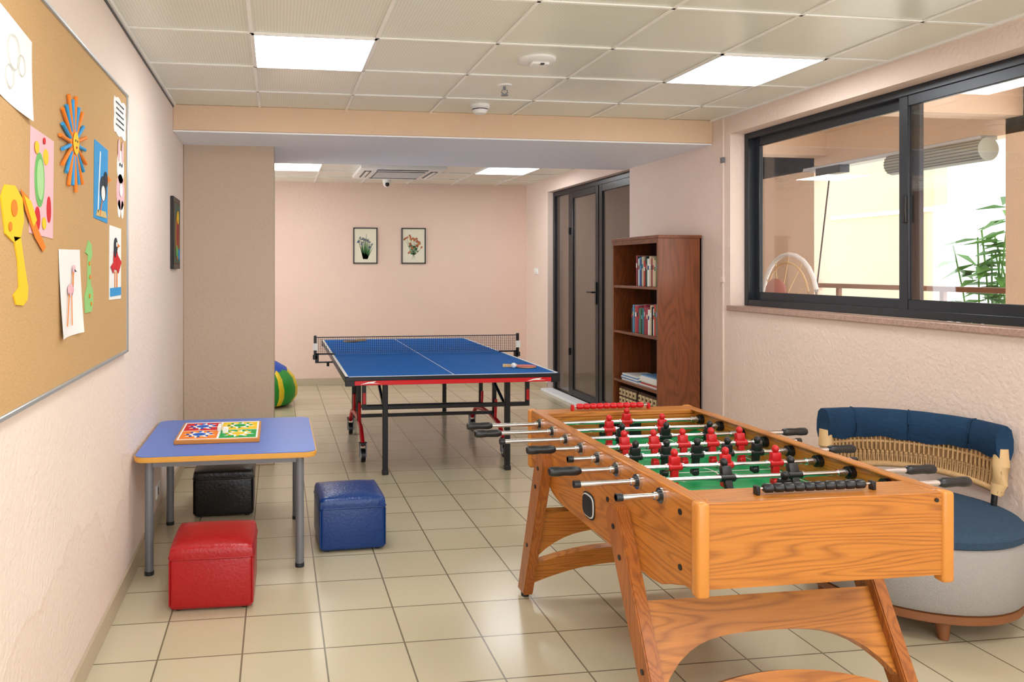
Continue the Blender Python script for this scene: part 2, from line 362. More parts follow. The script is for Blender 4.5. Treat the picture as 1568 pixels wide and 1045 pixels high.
b.box(5.82,5.98,5.5,7.65,2.58,2.62,M_alu,bev=.004); b.cyl((5.8,7.2,2.56),(5.8,7.45,1.0),.008,M_black); b.box(5.74,5.86,7.0,7.35,2.5,2.58,M_black,bev=.004); b.done()
M_leaf=mat('leaf_green',S(96,160,62),.5,var=.3,vscale=4)
b=B('tropical_plant')
for st in range(11):
    x0=6.8+random.uniform(-.15,.15); y0=6.2+random.uniform(-.3,.3); h=random.uniform(1.6,2.35)
    dx=random.uniform(-.2,.1); dy=random.uniform(-.4,.4)
    pts=[(x0+dx*t*t,y0+dy*t*t,h*t) for t in (0,.25,.5,.75,1)]
    b.tube(pts,.008,M_leaf,6)
    for k in range(10):
        t=.55+.045*k; p=Vector((x0+dx*t*t,y0+dy*t*t,h*t)); a=random.uniform(0,6.28); L_=random.uniform(.22,.38)
        d=Vector((math.cos(a),math.sin(a),random.uniform(-.3,.4))); w=d.cross(Vector((0,0,1))).normalized()*.055
        tb=bmesh.new(); vs=[tb.verts.new(q) for q in (p,p+d*L_*.4+w,p+d*L_+Vector((0,0,-.08)),p+d*L_*.4-w)]; tb.faces.new(vs); b.add(tb,M_leaf)
b.lathe([(0,0),(.22,0),(.28,.35),(.25,.35),(.24,.3),(0,.3)],(6.8,6.2,-.1),M_teak); b.done()
b=B('ground_outside'); b.box(TX+.2,14,-4,18,-.2,-.1,M_white); b.done()
b=B('garden_wall'); b.box(9.0,9.2,9.2,18,-.1,3.9,M_cream); b.box(8.95,9.25,9.2,18,3.9,4.0,M_white); b.box(8.97,9.0,9.2,18,2.3,2.36,M_white); b.done()
b=B('round_rattan_chair')
cx,cy=4.7,6.5
b.tube([(cx+.1,cy+.38*math.cos(a),1.2+.44*math.sin(a)) for a in [math.pi*i/24*2 for i in range(25)]],.02,M_wht)
b.tube([(cx+.08,cy+.3*math.cos(a),1.2+.36*math.sin(a)) for a in [math.pi*i/24*2 for i in range(25)]],.01,M_rwood)
for i in range(12): 
    a=math.pi*i/12*2; b.tube([(cx+.1,cy+.38*math.cos(a),1.2+.42*math.sin(a)),(cx,cy,1.1)],.005,M_rwood,6)
b.lathe([(0,.42),(.3,.42),(.34,.46),(.34,.5),(.28,.54),(0,.54)],(cx-.15,cy,0),M_seat)
for sx,sy in ((-1,-1),(-1,1),(1,-1),(1,1)): b.cyl((cx-.15+sx*.2,cy+sy*.2,.45),(cx-.15+sx*.25,cy+sy*.25,0),.016,M_rwood)
b.tube([(cx+.1,cy-.3,.9),(cx+.08,cy-.3,.45)],.015,M_rwood); b.tube([(cx+.1,cy+.3,.9),(cx+.08,cy+.3,.45)],.015,M_rwood)
c_dusty=C('cushion_dusty_pink',180,122,112,.9)
b.sph((cx,cy+.05,1.28),.13,c_dusty,(.5,1,1)); b.box(cx-.05,cx+.05,cy-.2,cy+.2,.5,1.2,c_dusty,bev=.03,seg=2)
b.done()

# ---------------------------------------------------------------- cork board + art
b=B('cork_board')
CY0,CY1,CZ0,CZ1=1.21,3.61,1.115,2.305
b.box(XL,XL+.012,CY0,CY1,CZ0,CZ1,M_cork)
for q in ((CY0,CY1,CZ0,CZ0+.014),(CY0,CY1,CZ1-.014,CZ1),(CY0,CY0+.014,CZ0,CZ1),(CY1-.014,CY1,CZ0,CZ1)): b.box(XL,XL+.02,*q,M_alu,bev=.003)
b.done()
XA=XL+.0125
def wp(b,pts,m,off=0,th=.0015): b.poly([(XA+off,p[0],p[1]) for p in pts],(th,0,0),m)
def rect(y0,y1,z0,z1,rot=0):
    cy,cz=(y0+y1)/2,(z0+z1)/2; r=math.radians(rot); o=[]
    for (y,z) in ((y0,z0),(y1,z0),(y1,z1),(y0,z1)):
        dy,dz=y-cy,z-cz; o.append((cy+dy*math.cos(r)-dz*math.sin(r),cz+dy*math.sin(r)+dz*math.cos(r)))
    return o
def line(b,p,q,w,m,off): 
    d=Vector((q[0]-p[0],q[1]-p[1])).normalized(); n=Vector((-d.y,d.x))*w/2
    wp(b,[(p[0]+n.x,p[1]+n.y),(q[0]+n.x,q[1]+n.y),(q[0]-n.x,q[1]-n.y),(p[0]-n.x,p[1]-n.y)],m,off)
c_pg=C('pencil_grey',205,205,198)
def curl(b,y0,y1,z0,z1,m,amp=.02,rot=0):
    t=bmesh.new(); n=10; cy,cz=(y0+y1)/2,(z0+z1)/2; r=math.radians(rot); V=[]
    for i in range(n+1):
        row=[]
        for j in range(n+1):
            u,v=i/n,j/n; y=y0+(y1-y0)*u-cy; z=z0+(z1-z0)*v-cz
            x=amp*(abs(2*u-1)**2)*(1-v)**1.5
            row.append(t.verts.new((XA+.001+x,cy+y*math.cos(r)-z*math.sin(r),cz+y*math.sin(r)+z*math.cos(r))))
        V.append(row)
    for i in range(n):
        for j in range(n): t.faces.new((V[i][j],V[i+1][j],V[i+1][j+1],V[i][j+1]))
    b.add(t,m)
b=B('drawing_paper'); curl(b,1.9,2.235,1.93,2.16,M_whp,.012,-6)
for c in (circ(2.09,2.07,.045),circ(2.15,2.05,.028),circ(2.06,2.0,.03)): 
    for i in range(20): line(b,c[i],c[(i+1)%20],.002,c_pg,.004)
b.done()
b=B('paper_sun_craft'); sy,sz=2.665,1.925
for i in range(22):
    a=2*math.pi*i/22; L_=.165 if i%2 else .145
    b.cyl((XA+.006,sy+.04*math.cos(a),sz+.04*math.sin(a)),(XA+.008,sy+L_*math.cos(a),sz+L_*math.sin(a)),.0065,c_orange if i%2 else c_lblue,seg=8)
b.lathe([(0,.014),(.045,.012),(.05,.0)],(XA,sy,sz),c_orange,M=Matrix.Rotation(math.pi/2,4,'Y')); b.lathe([(0,.016),(.038,.015)],(XA,sy,sz),c_yellow,M=Matrix.Rotation(math.pi/2,4,'Y'))
wp(b,circ(sy-.012,sz+.008,.004),c_dk,.0165,.001); wp(b,circ(sy+.012,sz+.008,.004),c_dk,.0165,.001); wp(b,circ(sy,sz-.014,.007,ry=.004),c_red,.0165,.001)
b.done()
b=B('pink_animal_card'); wp(b,rect(2.228,2.45,1.597,1.90,-2),c_pink)
wp(b,circ(2.31,1.76,.045,ry=.08),c_green,.002); wp(b,circ(2.31,1.76,.03,ry=.06),C('craft_lgreen',170,215,150),.004); wp(b,circ(2.37,1.835,.024),c_yellow,.002)
wp(b,circ(2.29,1.645,.024,ry=.035),c_red,.002); wp(b,circ(2.40,1.68,.02,ry=.04),c_red,.002); wp(b,circ(2.35,1.635,.018),c_yellow,.003); wp(b,circ(2.28,1.85,.018),c_yellow,.004); wp(b,circ(2.35,1.88,.01),c_red,.004); b.done()
b=B('blue_bird_card'); wp(b,rect(2.975,3.205,1.69,1.99,-2),c_lblue); wp(b,circ(3.12,1.82,.055,ry=.05),c_dk,.002); wp(b,circ(3.16,1.86,.032),c_dk,.003); wp(b,[(3.18,1.88),(3.26,1.87),(3.19,1.85)],c_orange,.003)
wp(b,circ(3.11,1.80,.03),M_whp,.004); line(b,(3.03,1.72),(3.07,1.96),.012,M_whp,.002); line(b,(3.09,1.77),(3.06,1.71),.006,c_orange,.004); wp(b,[(3.0,1.705),(3.18,1.705),(3.16,1.73),(3.02,1.73)],C('craft_tan',214,186,120),.002); b.done()
b=B('quote_card'); pts=[]
for i in range(40):
    a=2*math.pi*i/40; r=1+.05*math.cos(a*8); y=max(-.125,min(.125,.16*math.cos(a)*r)); z=max(-.08,min(.08,.105*math.sin(a)*r)); pts.append((3.45+y+.005*math.cos(a*8),2.165+z+.006*math.sin(a*8)))
wp(b,pts,M_whp)
for k in range(5):
    x=3.36+.012*(k%2)
    while x<3.52: wp(b,rect(x,x+.018,2.218-k*.024,2.224-k*.024,-3),c_dk,.002); x+=.018+random.uniform(.006,.014)
b.done()
b=B('bunny_card'); wp(b,circ(3.46,1.95,.075),M_whp); wp(b,circ(3.46,1.84,.085,ry=.08),c_pink); wp(b,circ(3.43,1.765,.03,ry=.04),M_whp); wp(b,circ(3.50,1.765,.03,ry=.04),M_whp); wp(b,circ(3.42,2.02,.02,ry=.05),c_pink,.002); wp(b,circ(3.50,2.02,.02,ry=.05),c_pink,.002)
wp(b,circ(3.44,1.96,.008),c_dk,.003); wp(b,circ(3.48,1.96,.008),c_dk,.003); wp(b,circ(3.46,1.85,.03),M_whp,.003); b.done()
b=B('yellow_giraffe_craft')
wp(b,[(2.0,1.68),(2.03,1.715),(2.10,1.72),(2.16,1.69),(2.17,1.63),(2.145,1.585),(2.09,1.57),(2.03,1.59)],c_yellow,0,.004)
wp(b,[(2.09,1.585),(2.145,1.585),(2.18,1.50),(2.205,1.45),(2.20,1.415),(2.165,1.40),(2.11,1.405),(2.09,1.43),(2.135,1.45),(2.125,1.52)],c_yellow,0,.004)
wp(b,[(2.14,1.715),(2.20,1.70),(2.28,1.62),(2.36,1.565),(2.335,1.55),(2.26,1.59),(2.18,1.66)],c_orange,.004); wp(b,[(2.16,1.70),(2.22,1.69),(2.27,1.64),(2.24,1.62)],c_yellow,.006); wp(b,circ(2.09,1.66,.022),c_orange,.005); wp(b,circ(2.06,1.61,.012),c_orange,.005); b.done()
b=B('flamingo_card'); curl(b,2.51,2.77,1.275,1.565,M_whp,.014,1); line(b,(2.61,1.42),(2.59,1.31),.006,c_orange,.006); line(b,(2.64,1.42),(2.645,1.31),.006,c_orange,.006); wp(b,circ(2.63,1.43,.035,ry=.02),c_pink,.006); line(b,(2.655,1.44),(2.66,1.49),.01,c_orange,.006); wp(b,circ(2.665,1.50,.014),c_pink,.007); wp(b,[(2.67,1.5),(2.70,1.49),(2.67,1.49)],c_dk,.007); b.done()
b=B('green_giraffe_craft'); g2=C('craft_mint',150,205,125)
wp(b,[(2.84,1.34),(2.93,1.34),(2.955,1.37),(2.95,1.42),(2.92,1.44),(2.915,1.53),(2.94,1.55),(2.93,1.59),(2.885,1.605),(2.84,1.56),(2.88,1.55),(2.87,1.44),(2.83,1.40)],g2,0,.003)
for q in ((2.895,1.4),(2.90,1.47),(2.89,1.52),(2.92,1.37)): wp(b,circ(q[0],q[1],.008),c_orange,.004)
b.done()
b=B('red_bird_card'); wp(b,rect(3.235,3.47,1.37,1.68,-1),M_whp); wp(b,rect(3.245,3.46,1.385,1.42),c_lblue,.002); wp(b,circ(3.35,1.54,.045,ry=.045),c_red,.003); wp(b,circ(3.35,1.60,.034),c_dk,.003); wp(b,circ(3.33,1.57,.02),c_dk,.005); wp(b,[(3.36,1.57),(3.46,1.53),(3.40,1.48),(3.36,1.5)],c_red,.004); wp(b,[(3.34,1.54),(3.25,1.51),(3.30,1.48)],c_red,.004); wp(b,[(3.38,1.61),(3.43,1.60),(3.38,1.59)],c_orange,.004); wp(b,circ(3.36,1.605,.010),M_whp,.005); wp(b,rect(3.33,3.34,1.42,1.49),c_orange,.003); wp(b,rect(3.37,3.38,1.42,1.49),c_orange,.003); b.done()
# wall painting on the left
b=B('framed_painting'); b.box(XL,XL+.022,5.12,5.46,1.50,1.985,M_black,bev=.003)
XA=XL+.022
wp(b,rect(5.15,5.43,1.53,1.955),C('paint_brown',96,66,42)); wp(b,rect(5.16,5.42,1.54,1.945),C('paint_teal',80,96,84),.001)
wp(b,circ(5.29,1.72,.10,ry=.16),C('paint_orange',190,120,50),.003); wp(b,circ(5.29,1.74,.06,ry=.11),C('paint_red',150,50,50),.005); wp(b,circ(5.29,1.85,.045),c_yellow,.006); wp(b,circ(5.24,1.62,.04),c_green,.006); wp(b,circ(5.34,1.60,.04),c_lblue,.006); b.done()
b=B('wall_socket'); b.box(XL,XL+.012,4.5,4.62,.16,.24,M_wht,bev=.004,seg=2); b.box(XL+.012,XL+.014,4.53,4.55,.18,.22,M_black); b.done()
b=B('light_switch'); b.box(3.298,3.31,9.22,9.37,1.43,1.51,M_wht,bev=.004,seg=2); b.box(3.294,3.299,9.25,9.28,1.45,1.49,M_wht,bev=.002);b.box(3.294,3.299,9.31,9.34,1.45,1.49,M_wht,bev=.002); b.done()
# botanical prints back wall
cr_paper=C('print_cream',232,226,204)
def bprint(x0,x1,kind):
    b=B('framed_botanical_print'); y=9.7; z0,z1=1.568,2.037
    for q in ((x0,x1,z0,z0+.014),(x0,x1,z1-.014,z1),(x0,x0+.014,z0,z1),(x1-.014,x1,z0,z1)): b.box(q[0],q[1],y-.022,y,q[2],q[3],M_black,bev=.002)
    b.box(x0+.01,x1-.01,y-.012,y-.002,z0+.01,z1-.01,cr_paper)
    cx=(x0+x1)/2
    def disc(px,pz,r,m,k=1,off=0): b.poly([(px+r*math.cos(2*math.pi*i/12),y-.0125-off,pz+r*k*math.sin(2*math.pi*i/12)) for i in range(12)],(0,-.001,0),m)
    def ln(p,q,w,m):
        d=Vector((q[0]-p[0],q[1]-p[1])).normalized(); n=Vector((-d.y,d.x))*w/2
        b.poly([(p[0]+n.x,y-.0125,p[1]+n.y),(q[0]+n.x*.3,y-.0125,q[1]+n.y*.3),(q[0]-n.x*.3,y-.0125,q[1]-n.y*.3),(p[0]-n.x,y-.0125,p[1]-n.y)],(0,-.001,0),m)
    rnd=random.Random(kind)
    fl=[C('print_flower_a',90,98,130),C('print_flower_b',120,130,110)] if kind==1 else [C('print_flower_c',160,76,60),C('print_flower_d',190,120,60)]
    zb=z0+(.06 if kind==1 else .12)
    n=17 if kind==1 else 15; h=(n-1)/2
    for i in range(n):
        sp=(i-h)/h
        tx=cx+sp*.115*rnd.uniform(.7,1); tz=zb+rnd.uniform(.17,.34)-(.08*abs(sp)) if kind==1 else zb+rnd.uniform(.06,.27)-.05*abs(sp)
        q=(tx,tz); ln((cx+(i-h)*.003,zb),q,.013 if kind==1 else .006,c_dg)
        if i%2==0 or kind==2:
            for k in range(4): disc(q[0]+rnd.uniform(-.012,.012),q[1]+rnd.uniform(-.014,.014),rnd.uniform(.007,.014),fl[k%2],1,.0015+.0012*k)
        if kind==2: disc((cx+tx)/2,(zb+tz)/2,.014,c_dg,.6,.0012)
    if kind==2:
        for i in range(3): ln((cx,zb+.02),(cx+(i-1)*.02,zb-.06),.006,c_dg)
    b.done()
bprint(.976,1.292,1); bprint(1.61,1.932,2)

# ---------------------------------------------------------------- kids table
b=B('kids_table')
x0,x1,y0,y1,zt=-.688,.197,3.73,4.62,.594
def rrect(x0,x1,y0,y1,c,z):
    o=[]
    for (cx,cy,a0) in ((x1-c,y1-c,0),(x0+c,y1-c,90),(x0+c,y0+c,180),(x1-c,y0+c,270)):
        for k in range(6): a=math.radians(a0+90*k/5); o.append((cx+c*math.cos(a),cy+c*math.sin(a),z))
    return o
b.poly(rrect(x0,x1,y0,y1,.06,zt-.028),(0,0,.026),M_kedge,bev=.004)
b.poly(rrect(x0+.006,x1-.006,y0+.006,y1-.006,.055,zt-.003),(0,0,.0045),M_ktop)
for lx in (-.62,.113):
    for ly in (3.81,4.54):
        b.cyl((lx,ly,.015),(lx,ly,zt-.028),.021,M_grey,seg=20); b.cyl((lx,ly,0),(lx,ly,.02),.023,M_frame,seg=20)
for ly in (3.81,4.54): b.box(-.62,.113,ly-.01,ly+.01,zt-.065,zt-.028,M_grey)
for lx in (-.62,.113): b.box(lx-.01,lx+.01,3.81,4.54,zt-.065,zt-.028,M_grey)
b.done()
# ludo board
b=B('wooden_board_game'); bx0,bx1,by0,by1=-.525,-.09,3.97,4.42; z=zt+.0015
b.box(bx0,bx1,by0,by1,z,z+.022,M_oakT,bev=.003); b.box(bx0+.012,bx1-.012,by0+.012,by1-.012,z+.022,z+.0235,M_whp)
W=(bx1-bx0-.03)/2
for i in range(2):
    for j in range(2):
        qx=bx0+.015+i*W; qy=by0+.015+j*W
        if i==0: m1,m2=(c_orange,c_bb) if j==0 else (c_red,c_bb)
        else: m1,m2=(c_bg,c_yellow) if j==0 else (c_yellow,c_bg)
        b.box(qx+.006,qx+W-.006,qy+.006,qy+W-.006,z+.0235,z+.0245,m1)
        b.poly([(qx+W/2+(.085 if k%2 else .04)*math.cos(math.pi*k/8+.2),qy+W/2+(.085 if k%2 else .04)*math.sin(math.pi*k/8+.2),z+.0245) for k in range(16)],(0,0,.001),M_whp)
        b.lathe([(.034,.0255),(.034,.0265),(0,.0265)],(qx+W/2,qy+W/2,z),m2,seg=20)
        for k in range(8):
            a=math.pi*k/4; b.cyl((qx+W/2+.06*math.cos(a),qy+W/2+.06*math.sin(a),z+.0255),(qx+W/2+.06*math.cos(a),qy+W/2+.06*math.sin(a),z+.029),.008,m2,seg=10)
b.box(-.32,-.30,4.15,4.24,z+.0235,z+.05,M_wht,bev=.003); b.box(-.29,-.26,4.1,4.13,z+.0235,z+.055,M_wht,bev=.004)
b.done()
# stools
def stool(x0,x1,y0,y1,m,h=.295,rot=0):
    b=B('cube_stool'); cx,cy=(x0+x1)/2,(y0+y1)/2; hx,hy=(x1-x0)/2,(y1-y0)/2
    M=Matrix.Translation((cx,cy,0))@Matrix.Rotation(math.radians(rot),4,'Z')
    b.box(-hx,hx,-hy,hy,.008,h-.05,m,bev=.022,seg=3,M=M)
    t=bmesh.new(); bmesh.ops.create_cube(t,size=1); bmesh.ops.subdivide_edges(t,edges=t.edges,cuts=12,use_grid_fill=True)
    for v in t.verts:
        u,w=v.co.x*2,v.co.y*2; puff=(1-u**4)*(1-w**4); s=(v.co.z+.5)
        zz=h-.068+ s*.052
        if v.co.z>.49: zz+=.02*puff
        k=1.02-.05*s**4-(.012 if v.co.z<-.49 else 0)
        c_=min(abs(u),abs(w)); kk=1-.04*(c_*max(abs(u),abs(w)))**6
        v.co=Vector((v.co.x*2*hx*k*kk,v.co.y*2*hy*k*kk,zz))
    b.add(t,m,M)
    pts=[M@Vector((p[0],p[1],h-.062)) for p in rrect(-hx*1.012,hx*1.012,-hy*1.012,hy*1.012,.03,0)]; pts.append(pts[0]); b.tube(pts,.0035,m,6)
    for sx in (-1,1):
        for sy in (-1,1): 
            p=M@Vector((sx*(hx-.04),sy*(hy-.04),0)); b.cyl(p,p+Vector((0,0,.012)),.015,M_black)
            q=M@Vector((sx*(hx-.004),sy*(hy-.004),.03)); q2=M@Vector((sx*(hx-.004),sy*(hy-.004),h-.07)); b.cyl(q,q2,.0035,m,seg=6)
    return b.done(60)
stool(-.465,-.10,3.36,3.72,M_red,rot=-1); stool(.215,.57,3.96,4.32,M_blue,rot=2); stool(-.50,-.14,4.62,4.98,M_blk)

# ---------------------------------------------------------------- bean bag
b=B('beanbag')
prof=[(0,0),(.22,0.0),(.33,.03),(.38,.11),(.385,.2),(.35,.31),(.27,.40),(.17,.46),(.08,.495),(0,.50)]
bcols=[C('bag_green',34,150,44,.5),C('bag_yellow',236,206,24,.5),C('bag_blue',14,78,184,.5),C('bag_red',200,40,40,.5)]
edges=[-60,-50,-16,14,60,120,180,240,300]; cs=[1,0,1,2,0,1,3,0]
for i in range(8):
    b.lathe(prof,(-.17,8.4,0),bcols[cs[i]],seg=8,a0=edges[i],a1=edges[i+1],fn=lambda j,a,r,z,A=edges[i],E=edges[i+1]:(r*(1+.03*math.sin(math.pi*(math.degrees(a)-A)/(E-A))),z))
b.lathe([(.29,.385),(.27,.412),(.17,.472),(.08,.508),(0,.515)],(-.17,8.4,0),bcols[2],seg=24)
b.done()

# ---------------------------------------------------------------- bookshelf
b=B('bookshelf'); x0,x1,y0,y1,h=2.88,3.235,5.38,6.17,1.76
b.box(x0,x1,y0,y0+.022,0,h-.02,M_cherryZ,bev=.002); b.box(x0,x1,y1-.022,y1,0,h-.02,M_cherryZ,bev=.002)
b.box(x0-.008,x1,y0-.01,y1+.01,h-.025,h,M_cherryY,bev=.003); b.box(x1-.012,x1,y0,y1,0,h-.02,M_cherryD)
b.box(x0,x0+.02,y0+.022,y1-.022,h-.06,h-.025,M_cherryY)
for z in (1.36,.975,.56): b.box(x0+.003,x1-.01,y0+.022,y1-.022,z-.022,z,M_cherryY,bev=.002)
b.box(x0+.01,x1,y0+.02,y1-.02,.04,.07,M_cherryY); b.box(x0+.012,x0+.03,y0+.02,y1-.02,0,.06,M_cherryZ)
b.done()
bk=[C('book_%d'%i,*c,.6) for i,c in enumerate([(236,234,226),(50,80,130),(196,60,50),(40,130,140),(216,200,164),(30,30,34),(100,150,195),(160,50,70),(240,240,240),(70,120,80)])]
def books(z,ys,ye):
    b=B('book_row'); y=ys; i=0
    while y<ye:
        w=random.uniform(.014,.03); hh=random.uniform(.20,.26); d=random.uniform(.15,.2); m=bk[random.randrange(10)]; xs=x0+.028+random.uniform(0,.008)
        b.box(xs,xs+d,y,y+w,z,z+hh,m,bev=.002); b.box(xs+.004,xs-.002+d,y+.002,y+w-.002,z+.003,z+hh+.0005,M_whp)
        b.box(xs-.0012,xs+.001,y+.003,y+w-.003,z+hh*.6,z+hh*.75,bk[(i*3)%10]); y+=w+.001; i+=1
    b.done()
books(1.36,5.404,5.80); books(.975,5.404,5.86)
b=B('magazine_stack')
z=.56
for i in range(8): b.box(x0+.03+random.uniform(0,.02),x0+.26,5.43+random.uniform(0,.03),5.75+random.uniform(-.02,.02),z,z+.011,bk[(i*4+8)%10] if i%2 else M_whp); z+=.011
z=.56
for i in range(5): b.box(x0+.03,x0+.25,5.78,6.05+random.uniform(-.02,.02),z,z+.011,bk[(i*5+1)%10] if i%2 else M_whp); z+=.011
b.done()
M_cane=mat('cane',S(224,202,156),.7,var=.2,vscale=60)
for yy in (5.45,5.79):
    b=B('woven_storage_basket'); b.box(x0+.035,x1-.03,yy,yy+.31,.07,.50,M_cherryD,bev=.004)
    for i in range(6):
        for j in range(5):
            b.box(x0+.022,x0+.036,yy+.008+j*.061,yy+.052+j*.061,.08+i*.069,.135+i*.069,M_cane,bev=.004)
            b.box(x0+.018,x0+.023,yy+.022+j*.061,yy+.038+j*.061,.10+i*.069,.118+i*.069,M_cherryD)
    b.done()

# ---------------------------------------------------------------- table tennis table
b=B('table_tennis_table'); X0,X1,Y0,Y1=.4645,1.9895,5.115,7.855; YM=(Y0+Y1)/2
for (a,c) in ((Y0,YM-.004),(YM+.004,Y1)):
    b.box(X0,X1,a,c,.738,.759,M_ttblue,bev=.002)
    b.box(X0+.0,X0+.02,a,c,.7592,.7602,M_wht); b.box(X1-.02,X1,a,c,.7592,.7602,M_wht)
    b.box((X0+X1)/2-.0025,(X0+X1)/2+.0025,a,c,.7592,.7602,M_wht)
    b.box(X0-.004,X0+.02,a,c,.715,.7575,M_blackm,bev=.002); b.box(X1-.02,X1+.004,a,c,.715,.7575,M_blackm,bev=.002)
b.box(X0,X1,Y0,Y0+.02,.7592,.7602,M_wht); b.box(X0,X1,Y1-.02,Y1,.7592,.7602,M_wht)
for (ya,yb,so) in ((Y0-.004,Y0+.02,-1),(Y1-.02,Y1+.004,1)):
    b.box(X0-.004,X1+.004,ya,yb,.732,.7575,M_blackm,bev=.002)
    b.box(X0+.06,X1-.06,ya+.003,yb-.003,.700,.732,M_redp,bev=.002)
    b.box(X0-.004,X0+.06,ya,yb,.695,.735,M_blackm,bev=.003); b.box(X1-.06,X1+.004,ya,yb,.695,.735,M_blackm,bev=.003)
    if so<0:
        for q in (X0+.10,X1-.24):
            b.poly([(q,ya+.003,.706),(q+.05,ya+.003,.722),(q+.11,ya+.003,.728),(q+.09,ya+.003,.716),(q+.14,ya+.003,.711),(q+.06,ya+.003,.713)],(0,-.001,0),M_wht)
for x in (X0+.03,X1-.055): 
    b.box(x,x+.025,Y0+.02,Y1-.02,.70,.738,M_blackm)
LX=(.78,1.70)
for (ly,sg) in ((5.42,1),(7.55,-1)):
    for lx in LX:
        b.box(lx-.019,lx+.019,ly-.019,ly+.019,.03,.735,M_blackm,bev=.003); b.box(lx-.023,lx+.023,ly-.023,ly+.023,0,.035,M_black,bev=.004)
        b.tube([(lx,ly,.45),(lx,ly+sg*.55,.70)],.012,M_blackm)
    b.box(LX[0],LX[1],ly-.014,ly+.014,.655,.685,M_blackm,bev=.002); b.box(LX[0],LX[1],ly-.014,ly+.014,.475,.505,M_blackm,bev=.002)
    b.box(LX[0]-.26,LX[1]+.26,ly-.012,ly+.012,.69,.72,M_blackm,bev=.002)
    for sx in (LX[0]-.17,LX[1]+.17-.03):
        b.box(sx,sx+.03,ly-.012,ly+.012,.50,.70,M_blackm,bev=.002); b.box(sx+.004,sx+.026,ly-.015,ly-.011,.52,.60,M_redp)
    b.box(LX[0]-.17,LX[0],ly-.012,ly+.012,.475,.505,M_blackm,bev=.002); b.box(LX[1],LX[1]+.17,ly-.012,ly+.012,.475,.505,M_blackm,bev=.002)
# trolley
for lx in (.66,1.795):
    b.tube([(lx,5.80,.13),(lx,5.95,.24),(lx,6.2,.27),(lx,6.4,.27),(lx,6.65,.24),(lx,6.80,.13)],.018,M_redp,10)
    for ly in (6.08,6.50):
        b.box(lx-.016,lx+.016,ly-.016,ly+.016,.25,.73,M_blackm,bev=.003)
        b.tube([(lx,ly-.03,.27),(lx,ly-.05,.42)],.013,M_redp)
    for ly in (5.80,6.80):
        b.box(lx-.028,lx-.02,ly-.025,ly+.025,.04,.15,M_grey); b.box(lx+.02,lx+.028,ly-.025,ly+.025,.04,.15,M_grey)
        b.cyl((lx-.016,ly,.052),(lx+.016,ly,.052),.052,M_black,seg=20); b.cyl((lx-.02,ly,.052),(lx+.02,ly,.052),.028,M_wht,seg=16)
        b.box(lx-.03,lx+.03,ly-.02,ly+.02,.13,.15,M_blackm)
for ly in (6.08,6.50):
    b.box(.66,1.795,ly-.014,ly+.014,.60,.63,M_blackm,bev=.002); b.box(.66,1.795,ly-.014,ly+.014,.29,.315,M_blackm,bev=.002)
for x in (.60,1.85): b.box(x-.02,x+.02,6.25,6.33,.64,.72,M_redp,bev=.003)
b.done()
# net
M_net=mat('net_black',S(30,34,50),.7)
b=B('table_tennis_net')
for sx,x in ((-1,X0-.14),(1,X1+.14)):
    b.box(x-.012,x+.012,YM-.012,YM+.012,.735,.925,M_blackm,bev=.003); b.box(x-.02,x+.02,YM-.02,YM+.02,.72,.76,M_blackm,bev=.004)
    xa,xb=sorted((x,(X0+.03) if sx<0 else (X1-.03)))
    b.box(xa,xb,YM-.02,YM+.02,.7602,.77,M_blackm,bev=.003); b.box(xa,xb,YM-.02,YM+.02,.69,.70,M_blackm,bev=.002)
    b.box((xa if sx<0 else xb-.03)+0,(xa+.03 if sx<0 else xb),YM-.02,YM+.02,.69,.77,M_blackm,bev=.003); b.box(x-.02,x+.02,YM-.024,YM-.019,.80,.86,M_wht)
    b.cyl((X0-.03 if sx<0 else X1+.03,YM,.66),(X0-.03 if sx<0 else X1+.03,YM,.70),.012,M_black)
n0,n1=X0-.13,X1+.13
b.box(n0,n1,YM-.004,YM+.004,.905,.9125,M_net)
nx=int((n1-n0)/.018)
for i in range(nx): x=n0+i*.018; b.box(x-.0013,x+.0013,YM-.001,YM+.001,.772,.905,M_net)
for j in range(9): z=.772+j*.0148; b.box(n0,n1,YM-.001,YM+.001,z-.0012,z+.0012,M_net)
b.done()
def paddle(x,y,rot,m):
    b=B('table_tennis_paddle'); z=.7605
    R=Matrix.Translation((x,y,z))@Matrix.Rotation(math.radians(rot),4,'Z')
    def P(pts,z0,h,mm): b.poly([R@Vector((p[0],p[1],z0)) for p in pts],(0,0,h),mm)
    bl=[(.078*math.cos(a),.075*math.sin(a)) for a in [2*math.pi*i/28 for i in range(28)]]
    P(bl,0,.003,M_black); P(bl,.003,.005,M_rwood); P(bl,.008,.003,m)
    P([(.06,-.02),(.10,-.013),(.17,-.016),(.17,.016),(.10,.013),(.06,.02)],.0,.02,M_rwood)
    b.done()
paddle(1.85,5.44,165,M_redp); paddle(.74,7.6,20,M_black)
b=B('table_tennis_ball'); b.sph((1.745,5.40,.7805),.02,M_wht,seg=20); b.done()

